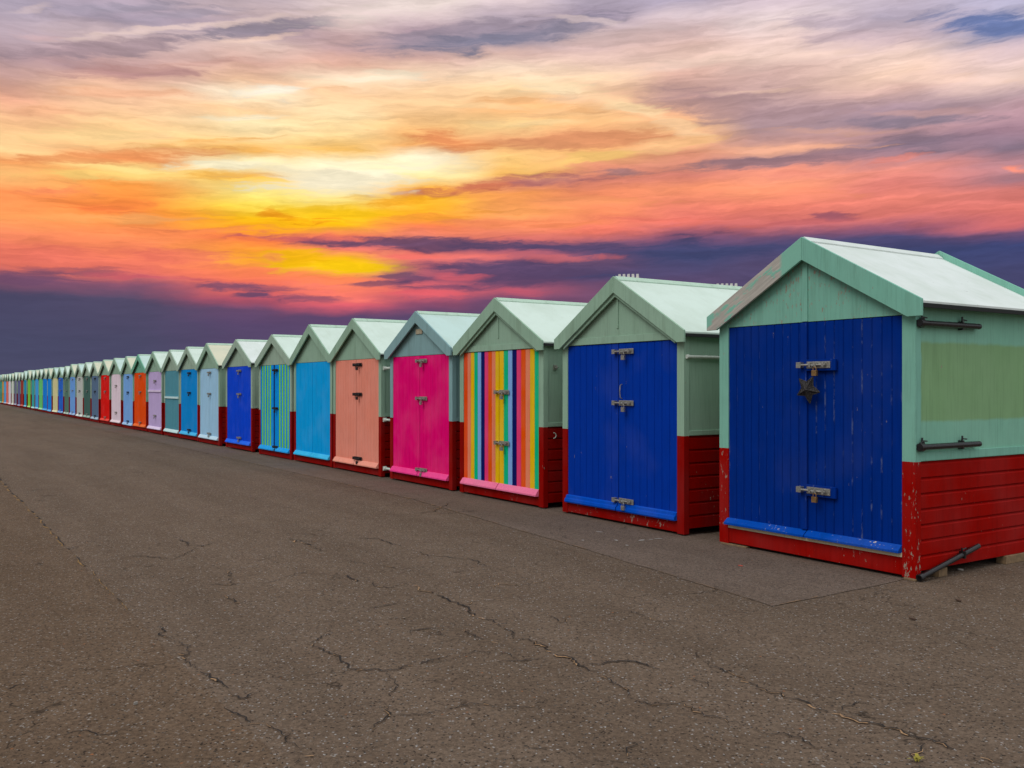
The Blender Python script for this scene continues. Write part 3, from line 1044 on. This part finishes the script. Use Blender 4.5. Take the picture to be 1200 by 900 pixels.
def weed(x, y):
    r = random.Random(int(x))
    p = px(x, y)
    q = MB()
    for k in range(16):
        a = r.uniform(0, 6.28)
        L = r.uniform(0.015, 0.035)
        b0 = Vector((r.uniform(-.012, .012), r.uniform(-.012, .012), 0))
        tip = b0 + Vector((math.cos(a) * L, math.sin(a) * L, r.uniform(0.006, 0.02)))
        sd = Vector((-math.sin(a), math.cos(a), 0)) * 0.005
        md = b0.lerp(tip, 0.5) + Vector((0, 0, 0.006))
        q.poly([b0 - sd * .4, md - sd, tip, md + sd, b0 + sd * .4])
    o = q.build('weed', simple('weed_green', (140, 130, 45), 1.0, 0.8))
    o.location = (p.x, p.y, 0.006)
    tag(o, 'tiny yellow green weed growing from a crack at lower right', 'weed')
weed(1074, 893)

# ------------------------------------------------------------------ the town behind: white terrace with chimneys
M_STUCCO = simple('white_stucco', (225, 222, 212), 0.9, 0.85, 0, 0.08, 2)
M_SLATE = simple('slate_roof', (80, 82, 90), 1.0, 0.8, 0, 0.25, 3)
M_POT = simple('clay_pot', (150, 85, 55), 1.0, 0.85, 0, 0.2, 8)
M_POTW = simple('white_pot', (220, 220, 215), 0.9, 0.85, 0, 0.1, 8)
M_PANE = simple('dark_pane', (45, 52, 60), 1.0, 0.12, 0, 0.2, 1)
def terrace(x, y, rz, w, hgt, stacks, label):
    root = empty('terraced_house', (x, y, 0), rz)
    tag(root, label, 'house', 'terraced houses behind the huts')
    q = MB()
    q.box(-w / 2, w / 2, 0, 10, 0, hgt)
    q.box(-w / 2 - 0.02, w / 2 + 0.02, -0.25, -0.002, hgt - 0.5, hgt - 0.2)
    wl = q.build('wall', M_STUCCO, root)
    for fl in range(3):
        for k in range(3):
            cx = -w / 2 + w * (k + 0.5) / 3
            z0 = 0.9 + fl * (hgt - 1.0) / 3
            q = MB()
            q.box(cx - 0.62, cx + 0.62, -0.10, -0.003, z0 - 0.12, z0 - 0.003)
            for sx in (-0.6, 0.52):
                q.box(cx + sx, cx + sx + 0.08, -0.06, -0.003, z0, z0 + 1.9)
            q.box(cx - 0.52, cx + 0.52, -0.06, -0.003, z0 + 0.92, z0 + 0.98)
            q.box(cx - 0.6, cx + 0.6, -0.08, -0.003, z0 + 1.903, z0 + 2.0)
            wf = q.build('window', M_STUCCO, root)
            q = MB()
            q.box(cx - 0.519, cx + 0.519, -0.03, -0.004, z0 + 0.001, z0 + 1.9)
            q.build('pane', M_PANE, wf)
    q = MB()
    q.prism([(-0.1, hgt + 0.001), (5, hgt + 0.55), (10.1, hgt + 0.001)], -w / 2, w / 2, 'x')
    rf = q.build('roof', M_SLATE, root)
    for (sx, sh, n, white) in stacks:
        q = MB()
        q.box(sx - 0.25 * n, sx + 0.25 * n, 4.5, 5.3, hgt + 0.2, hgt + sh)
        q.box(sx - 0.25 * n - 0.08, sx + 0.25 * n + 0.08, 4.4, 5.4, hgt + sh + 0.002, hgt + sh + 0.2)
        for k in range(n):
            cx = sx + (k - (n - 1) / 2) * 0.46
            q.tube((cx, 4.9, hgt + sh + 0.2), (cx, 4.9, hgt + sh + 0.75), 0.17, 10, 1, 0.13)
        q.build('chimney', [M_STUCCO, M_POTW if white else M_POT], rf)
trz = math.atan2(S.y, S.x) - math.pi / 2 + RAD(18)
terrace(13.6, 90.0, RAD(-6), 9.0, 9.8, [(-2.1, 2.65, 5, True)], 'white terraced house whose chimney shows over the ridge of the second hut')
terrace(22.7, 89.0, RAD(-6), 9.0, 9.4, [(-1.3, 1.95, 5, True)], 'white terraced house whose chimney shows beside the weathered barge board')

# ------------------------------------------------------------------ light and sky
SUN_AZ, SUN_EL = 232.0, 50.0                    # behind the camera, veiled by cloud
sun = bpy.data.lights.new('sun', 'SUN')
sun.energy = 1.1
sun.angle = RAD(35)
sun.color = (1.0, 0.965, 0.92)
so = bpy.data.objects.new('sun', sun)
COL.objects.link(so)
sd = Vector((math.sin(RAD(SUN_AZ)) * math.cos(RAD(SUN_EL)), math.cos(RAD(SUN_AZ)) * math.cos(RAD(SUN_EL)), math.sin(RAD(SUN_EL))))
so.rotation_euler = (-sd).to_track_quat('-Z', 'Y').to_euler()
so.location = (0, -10, 20)

w = bpy.data.worlds.new('World')
sc.world = w
w.use_nodes = True
w.node_tree.nodes.clear()
t = NT(w.node_tree)
out = t.n.new('ShaderNodeOutputWorld')
gen = t.n.new('ShaderNodeTexCoord').outputs['Generated']
dx, dy, dz = t.sep(gen)
az = t.math('MULTIPLY', t.math('ARCTAN2', dx, dy), 180 / math.pi)
el = t.math('MULTIPLY', t.math('ARCSINE', dz), 180 / math.pi)
sky = t.n.new('ShaderNodeTexSky')
sky.sky_type = 'NISHITA'
sky.sun_disc = False
sky.sun_elevation = RAD(SUN_EL)
sky.sun_rotation = RAD(SUN_AZ)
sky.altitude = 0
sky.dust_density = 2.0

# clouds live in (azimuth, elevation) degrees; wind-drawn noise bends the layers
shear = t.math('SUBTRACT', el, t.math('MULTIPLY', az, 0.06))
ca = t.comb(t.math('MULTIPLY', az, 0.07), t.math('MULTIPLY', shear, 0.30), 3.1)
cb = t.comb(t.math('MULTIPLY', az, 0.34), t.math('MULTIPLY', shear, 1.25), 7.7)
wa = t.vmath('SUBTRACT', t.noise(ca, 1.0, 5, 0.55, True), (0.5, 0.5, 0.5))
wb = t.vmath('SUBTRACT', t.noise(cb, 1.0, 5, 0.58, True), (0.5, 0.5, 0.5))
ax, ay, _ = t.sep(wa)
bx, by, _ = t.sep(wb)
low = t.mapr(el, 1.5, 6.0, 0.25, 1.0, True)
azw = t.math('ADD', az, t.math('ADD', t.math('MULTIPLY', ax, 3.0), t.math('MULTIPLY', bx, 2.5)))
elw = t.math('ADD', el, t.math('MULTIPLY', low, t.math('ADD', t.math('MULTIPLY', ay, 0.5), t.math('MULTIPLY', by, 0.75))))
cs = t.comb(t.math('MULTIPLY', azw, 0.16), t.math('MULTIPLY', t.math('SUBTRACT', elw, t.math('MULTIPLY', azw, 0.035)), 1.55), 1.3)
streak = t.noise(cs, 1.0, 7, 0.58, False, 0.3)
cs2 = t.comb(t.math('MULTIPLY', azw, 0.55), t.math('MULTIPLY', t.math('SUBTRACT', elw, t.math('MULTIPLY', azw, 0.03)), 4.2), 9.3)
fine = t.noise(cs2, 1.0, 5, 0.58, False, 0.5)

def AE(x, y):                                  # sight line -> azimuth, elevation in degrees
    return math.degrees(math.atan2(x - 600, 1080)), math.degrees(math.atan2(453.5 - y, math.hypot(1080, x - 600)))

TOP = 27.0
COLS = {
 0: [(0,172,160,177),(40,185,165,175),(66,175,148,155),(90,200,158,148),(115,238,175,145),(145,252,198,145),(175,255,212,150),(190,248,165,100),(205,254,190,118),(225,248,145,85),(255,253,158,92),(285,240,124,98),(312,226,114,98),(328,130,82,105),(345,76,73,102),(400,73,74,102),(453,76,76,103)],
 150: [(0,185,168,183),(25,170,155,172),(45,205,180,180),(65,205,170,168),(85,190,145,140),(100,245,195,165),(120,250,200,160),(150,254,208,148),(172,253,200,135),(186,245,155,95),(198,255,222,140),(215,253,160,75),(240,250,140,65),(258,253,150,75),(275,253,145,90),(300,250,130,98),(318,234,116,102),(332,140,85,108),(350,82,75,103),(400,75,74,102),(453,74,74,103)],
 300: [(0,190,172,180),(15,205,182,185),(38,170,148,160),(52,225,195,185),(75,215,170,155),(95,245,200,165),(110,255,236,205),(130,253,208,155),(145,254,230,180),(165,253,215,150),(178,250,185,95),(192,255,240,190),(208,252,195,80),(222,255,232,140),(240,255,225,90),(255,255,195,25),(270,252,165,30),(280,235,115,70),(290,255,155,60),(305,255,175,40),(317,255,135,85),(335,246,114,98),(350,190,88,105),(362,105,75,108),(380,90,72,108),(453,80,75,105)],
 400: [(0,225,205,203),(22,228,205,200),(42,195,165,165),(58,195,160,160),(75,235,185,165),(92,252,225,195),(110,250,205,160),(135,254,225,175),(160,254,215,150),(175,252,195,105),(188,255,242,200),(215,254,238,205),(232,255,230,140),(245,255,205,40),(265,255,190,20),(277,240,120,90),(285,190,95,100),(293,255,130,110),(305,255,190,30),(316,255,200,40),(326,252,135,85),(345,250,124,104),(358,225,98,110),(372,95,72,108),(453,82,75,105)],
 500: [(0,235,218,212),(20,220,198,198),(35,175,150,162),(55,160,142,155),(70,215,175,165),(85,250,215,185),(105,252,210,165),(130,253,205,150),(150,250,195,130),(168,245,175,105),(184,255,240,205),(205,255,235,170),(220,253,180,60),(235,254,190,50),(255,255,170,40),(265,248,130,80),(277,245,135,108),(287,105,75,105),(300,235,120,110),(312,190,100,110),(325,170,90,110),(340,235,105,110),(355,150,80,108),(368,92,72,108),(453,85,75,105)],
 600: [(0,220,200,203),(15,190,172,182),(38,145,135,155),(50,150,138,152),(62,215,180,170),(80,250,220,195),(105,254,215,165),(130,252,190,130),(148,255,215,150),(165,235,160,110),(185,254,205,130),(205,252,190,100),(215,205,128,105),(228,252,160,90),(250,254,165,95),(270,250,140,105),(282,215,112,105),(290,90,70,105),(298,190,100,110),(310,110,78,108),(325,95,72,105),(340,180,90,110),(352,110,75,108),(380,90,75,108),(453,85,75,105)],
 700: [(0,178,165,182),(20,165,150,170),(38,205,180,180),(55,215,183,178),(72,235,200,185),(90,250,215,180),(110,250,200,160),(130,252,200,145),(142,252,195,135),(160,230,155,110),(178,250,190,120),(195,225,145,115),(212,215,130,110),(225,245,145,105),(250,250,145,100),(272,245,125,105),(285,130,85,110),(296,80,72,108),(305,110,80,110),(325,72,70,108),(340,120,80,110),(453,90,75,108)],
 800: [(0,180,168,188),(18,215,195,200),(35,215,185,183),(52,220,185,175),(70,235,200,185),(85,225,180,165),(100,200,160,150),(115,190,150,145),(130,240,180,140),(150,252,195,140),(165,250,185,140),(180,225,150,120),(195,215,140,120),(205,215,130,115),(220,248,150,110),(240,240,135,110),(260,230,120,108),(275,150,90,112),(288,85,72,110),(300,66,72,112),(330,90,75,110),(453,85,75,108)],
 900: [(0,215,195,205),(20,228,208,208),(45,238,208,200),(65,240,208,195),(85,215,178,170),(110,200,165,160),(130,175,145,150),(150,170,140,145),(165,205,155,145),(175,240,175,145),(185,165,125,130),(200,240,150,125),(222,250,155,115),(245,238,130,110),(262,215,115,112),(278,110,80,112),(290,70,72,112),(310,85,75,110),(453,80,75,108)],
 1050: [(0,205,190,205),(20,185,172,190),(45,205,180,185),(62,240,208,195),(85,250,212,190),(105,225,185,175),(122,180,150,160),(140,150,128,142),(152,185,145,150),(170,140,118,135),(185,170,130,140),(197,235,145,130),(215,225,130,120),(235,240,135,118),(252,220,120,112),(266,150,90,112),(278,80,75,115),(300,62,70,112),(453,80,75,108)],
 1200: [(0,185,180,205),(14,175,170,195),(25,125,138,178),(38,130,138,175),(52,215,190,195),(70,235,205,200),(90,240,208,195),(110,195,165,170),(130,195,155,165),(150,165,130,145),(170,140,120,138),(195,200,140,145),(210,160,115,125),(222,215,125,118),(245,230,125,115),(262,210,110,112),(272,110,80,112),(285,62,70,115),(320,72,72,110),(453,80,75,108)],
}
pos = t.math('DIVIDE', elw, TOP, clamp=True)
acc = None
pa = None
for x in sorted(COLS):
    stops = []
    for (y, r, g, b) in COLS[x]:
        stops.append((max(0.0, AE(x, y)[1] / TOP), lin((r, g, b)) if max(r, g, b) < 240 else tuple(lin1(c) for c in (r, g, b)) + (1,)))
    c = t.ramp(pos, stops)
    a = AE(x, 0)[0]
    acc = c if acc is None else t.mix(t.mapr(azw, pa, a, 0, 1, True), acc, c)
    pa = a

DK = (96, 73, 107)
STROKES = [
 (0,64,250,44,7,(165,142,152),.6),(200,42,380,24,7,(150,138,152),.75),(430,54,660,24,11,(160,145,160),.7),(500,55,650,40,8,(130,128,150),.7),
 (600,47,730,20,9,(142,136,156),.6),(60,84,240,82,6,(190,145,142),.7),(1105,24,1230,32,11,(108,124,172),.8),(0,188,220,180,6,(240,150,92),.6),
 (495,158,580,172,9,(233,148,95),.8),(605,165,795,163,9,(228,152,108),.7),(470,225,650,208,6,(205,115,85),.75),(560,214,700,208,5,(180,115,115),.6),
 (230,273,420,283,5,(190,90,95),.7),(330,282,620,288,6,(112,78,106),.75),(560,288,780,292,7,(86,72,107),.7),
 (495,312,650,318,13,(98,74,108),.75),(390,333,490,332,4,DK,.55),(425,322,525,328,4,DK,.6),(465,338,590,336,4,DK,.55),
 (265,337,372,337,3,(130,82,108),.5),(320,348,420,352,4,DK,.5),(20,316,130,318,3,(120,80,106),.5),(-20,327,100,330,6,(112,78,108),.6),
 (220,334,310,335,3,(130,82,108),.7),(275,345,315,345,3,DK,.7),(685,202,755,200,4,(165,120,120),.7),(810,194,1000,185,8,(152,120,130),.65),
 (760,118,980,132,16,(172,140,145),.5),(975,143,1170,138,6,(142,126,142),.7),(1020,172,1130,170,11,(136,116,132),.55),(970,252,1015,256,4,(168,96,110),.8),
 (560,312,700,320,7,(90,72,107),.5),(730,295,900,292,11,(66,72,112),.6),
 (50,46,330,18,3,(226,200,195),.75),(380,22,580,-14,9,(240,222,215),.55),(245,51,335,42,3,(238,205,190),.7),(285,109,370,105,7,(255,243,222),.75),
 (380,95,490,89,5,(255,238,210),.65),(240,138,335,136,4,(255,240,205),.6),(190,197,340,190,4,(255,243,205),.75),(330,216,530,190,9,(255,246,218),.6),
 (300,207,490,207,15,(255,242,208),.55),(320,313,450,312,6,(255,205,20),.9),(300,300,380,302,9,(255,192,20),.7),(600,96,720,112,7,(255,226,184),.8),(690,108,800,142,6,(255,218,170),.85),(770,134,836,162,8,(255,206,158),.85),
 (836,164,720,176,5,(255,196,140),.8),(730,178,610,198,6,(254,204,122),.7),(600,140,700,120,5,(250,196,142),.5),(595,146,710,143,3,(255,216,158),.6),(855,173,1010,171,3,(250,182,150),.65),(1175,195,1215,199,3,(255,150,125),.8),
 (590,301,720,302,4,(205,106,112),.6),(585,340,645,343,5,(195,90,110),.6),(825,111,930,104,2,(226,188,172),.6),(470,304,610,300,4,(248,124,115),.6),
 (320,330,430,338,4,(255,130,108),.6),(390,352,445,352,4,(252,124,112),.7),(640,18,760,30,3,(228,205,205),.5),(300,246,470,252,7,(255,200,25),.5),(300,250,350,256,4,(240,150,25),.5),(350,259,420,257,4,(240,150,30),.6),(430,240,520,232,5,(255,176,40),.6),(440,258,560,250,5,(252,160,60),.6),(395,231,440,233,3,(250,205,110),.6),
 (700,92,880,58,6,(240,208,192),.45),(630,120,740,108,6,(252,206,165),.5),(100,165,240,150,5,(255,214,158),.4),(340,110,430,104,4,(250,200,155),.6),
 (440,300,520,305,4,(250,120,110),.7),(500,322,560,326,4,(215,98,110),.6),(460,345,560,346,4,(235,100,110),.65),(560,330,640,333,4,DK,.5),(350,340,400,343,3,(255,125,110),.6),(150,300,280,305,7,(244,118,102),.5),(0,225,120,222,5,(240,135,90),.7),(60,245,160,246,5,(250,130,70),.7),(0,255,220,256,4,(253,172,100),.6),(20,205,250,203,4,(255,208,120),.8),(200,207,320,204,3,(253,178,60),.4),(80,275,330,268,4,(252,140,85),.6),(0,160,170,156,6,(255,216,152),.6),(170,170,320,160,3,(250,188,112),.6),(90,108,220,112,4,(252,190,152),.6),(20,130,110,132,6,(250,184,142),.5),(560,118,700,128,4,(253,190,130),.6),(860,205,1000,203,4,(240,146,126),.6),(480,120,640,128,3,(255,214,160),.5),(540,262,720,262,4,(252,142,95),.6),(0,300,120,304,8,(234,116,100),.4),(110,322,230,326,3,(205,95,108),.6),(150,80,300,66,4,(205,160,150),.5),(60,12,200,6,5,(165,155,172),.6),(150,24,260,12,4,(168,156,172),.6),(0,14,60,8,3,(205,185,190),.6),(0,40,70,44,4,(208,175,178),.6),(900,66,1010,60,5,(245,212,198),.6),(1040,88,1200,94,5,(252,214,196),.6),(900,20,1030,30,6,(190,172,186),.5),(930,42,1060,48,6,(196,172,182),.5),(1000,130,1160,132,3,(205,162,160),.5),(900,150,1040,152,4,(215,165,150),.5),(1000,192,1100,182,3,(232,140,128),.6),(860,222,1010,226,7,(252,148,115),.5),(900,262,1060,258,4,(205,108,112),.5),(700,258,860,262,5,(240,122,105),.5),(640,240,760,236,5,(253,160,105),.5),
 (300,300,320,303,3,(255,140,90),.4),(120,240,200,236,6,(252,140,70),.5),(300,245,325,250,5,(238,150,30),.55),(325,256,400,258,4,(245,165,20),.5),
]
vec = t.comb(azw, elw, 0.0)
edge = t.math('ADD', t.mapr(streak, 0.28, 0.72, -0.6, 0.6), t.mapr(fine, 0.3, 0.7, -0.3, 0.3))
for (x0, y0, x1, y1, hwid, rgb, op) in STROKES:
    a0, e0 = AE(x0, y0)
    a1, e1_ = AE(x1, y1)
    L = math.hypot(a1 - a0, e1_ - e0) / 2 * 1.12
    ang = math.atan2(e1_ - e0, a1 - a0)
    hs = hwid / 19.5 * 1.35
    pv = t.mapping(vec, ((a0 + a1) / 2, (e0 + e1_) / 2, 0), (0, 0, ang), (L, hs, 1), 'TEXTURE')
    ln = t.vmath('LENGTH', pv)
    mk = t.mapr(t.math('ADD', ln, edge), 1.15, 0.30, 0, min(0.96, op * 1.25), True)
    acc = t.mix(mk, acc, tuple(lin1(c) for c in rgb) + (1,))
    vec = t.vmath('ADD', vec, t.math('MULTIPLY', mk, 1e-6))   # keeps the strokes in sequence for the shader compiler
# fine wind-drawn texture through every layer
hi = t.mapr(el, 4.0, 9.0, 0.35, 1.0, True)
mod = t.math('ADD', t.mapr(streak, 0.36, 0.64, -0.10, 0.10, True), t.math('MULTIPLY', t.math('SUBTRACT', fine, 0.5), 0.46))
val = t.math('ADD', 1.0, t.math('MULTIPLY', mod, hi))
acc = t.vmath('SCALE', acc, val)
# away from the sunset the deck is an even pale overcast
ov = t.noise(t.vmath('MULTIPLY', gen, (1.6, 1.6, 3.2)), 1.0, 6, 0.6)
over = t.mix(t.mapr(ov, 0.32, 0.68), lin((188, 192, 202)), tuple(lin1(c) for c in (242, 241, 240)) + (1,))
# an overcast is brightest overhead, with an unseen bright area added behind right to light the near side wall
lum = t.mapr(el, 0.0, 60.0, 0.42, 1.22, True)
side_fill = t.math('ADD', 1.0, t.math('MULTIPLY', t.math('MAXIMUM', t.vmath('DOT_PRODUCT', gen, (0.60, -0.80, 0.0)), 0.0), 0.75))
over = t.vmath('SCALE', over, t.math('MULTIPLY', lum, side_fill))
side = t.mapr(t.math('ABSOLUTE', az), 33.0, 62.0, 0, 1, True)
high = t.mapr(el, 23.5, 38.0, 0, 1, True)
cloud = t.mix(t.math('MAXIMUM', side, high), acc, over)
bg1 = t.n.new('ShaderNodeBackground')
bg1.inputs['Strength'].default_value = 0.10
t.l.new(sky.outputs[0], bg1.inputs[0])
bg2 = t.n.new('ShaderNodeBackground')
bg2.inputs['Strength'].default_value = 1.0
t.put(bg2.inputs[0], cloud)
# thin places in the overcast let the blue through
thin = t.math('MULTIPLY', t.mapr(ov, 0.30, 0.42, 0.5, 0.0), t.math('MAXIMUM', side, high))
cover = t.math('SUBTRACT', 1.0, thin)
ms = t.n.new('ShaderNodeMixShader')
t.put(ms.inputs[0], cover)
t.l.new(bg1.outputs[0], ms.inputs[1])
t.l.new(bg2.outputs[0], ms.inputs[2])
t.l.new(ms.outputs[0], out.inputs[0])

# ------------------------------------------------------------------ camera
cam = bpy.data.cameras.new('camera')
cam.sensor_width = 36.0
cam.lens = 32.4
cam.shift_y = 3.5 / 1200
cam.clip_end = 3000
cam.clip_start = 0.05
co = bpy.data.objects.new('camera', cam)
COL.objects.link(co)
co.location = (0, 0, EYE)
co.rotation_euler = (RAD(90), 0, 0)
sc.camera = co
vs = sc.view_settings
vs.view_transform = 'Standard'
vs.look = 'None'
vs.exposure = 0.0
vs.gamma = 1.0
vs.use_curve_mapping = False

sc.cycles.max_bounces = 4
sc.cycles.diffuse_bounces = 3
sc.cycles.glossy_bounces = 2
w.cycles.sampling_method = 'MANUAL'
w.cycles.sample_map_resolution = 512
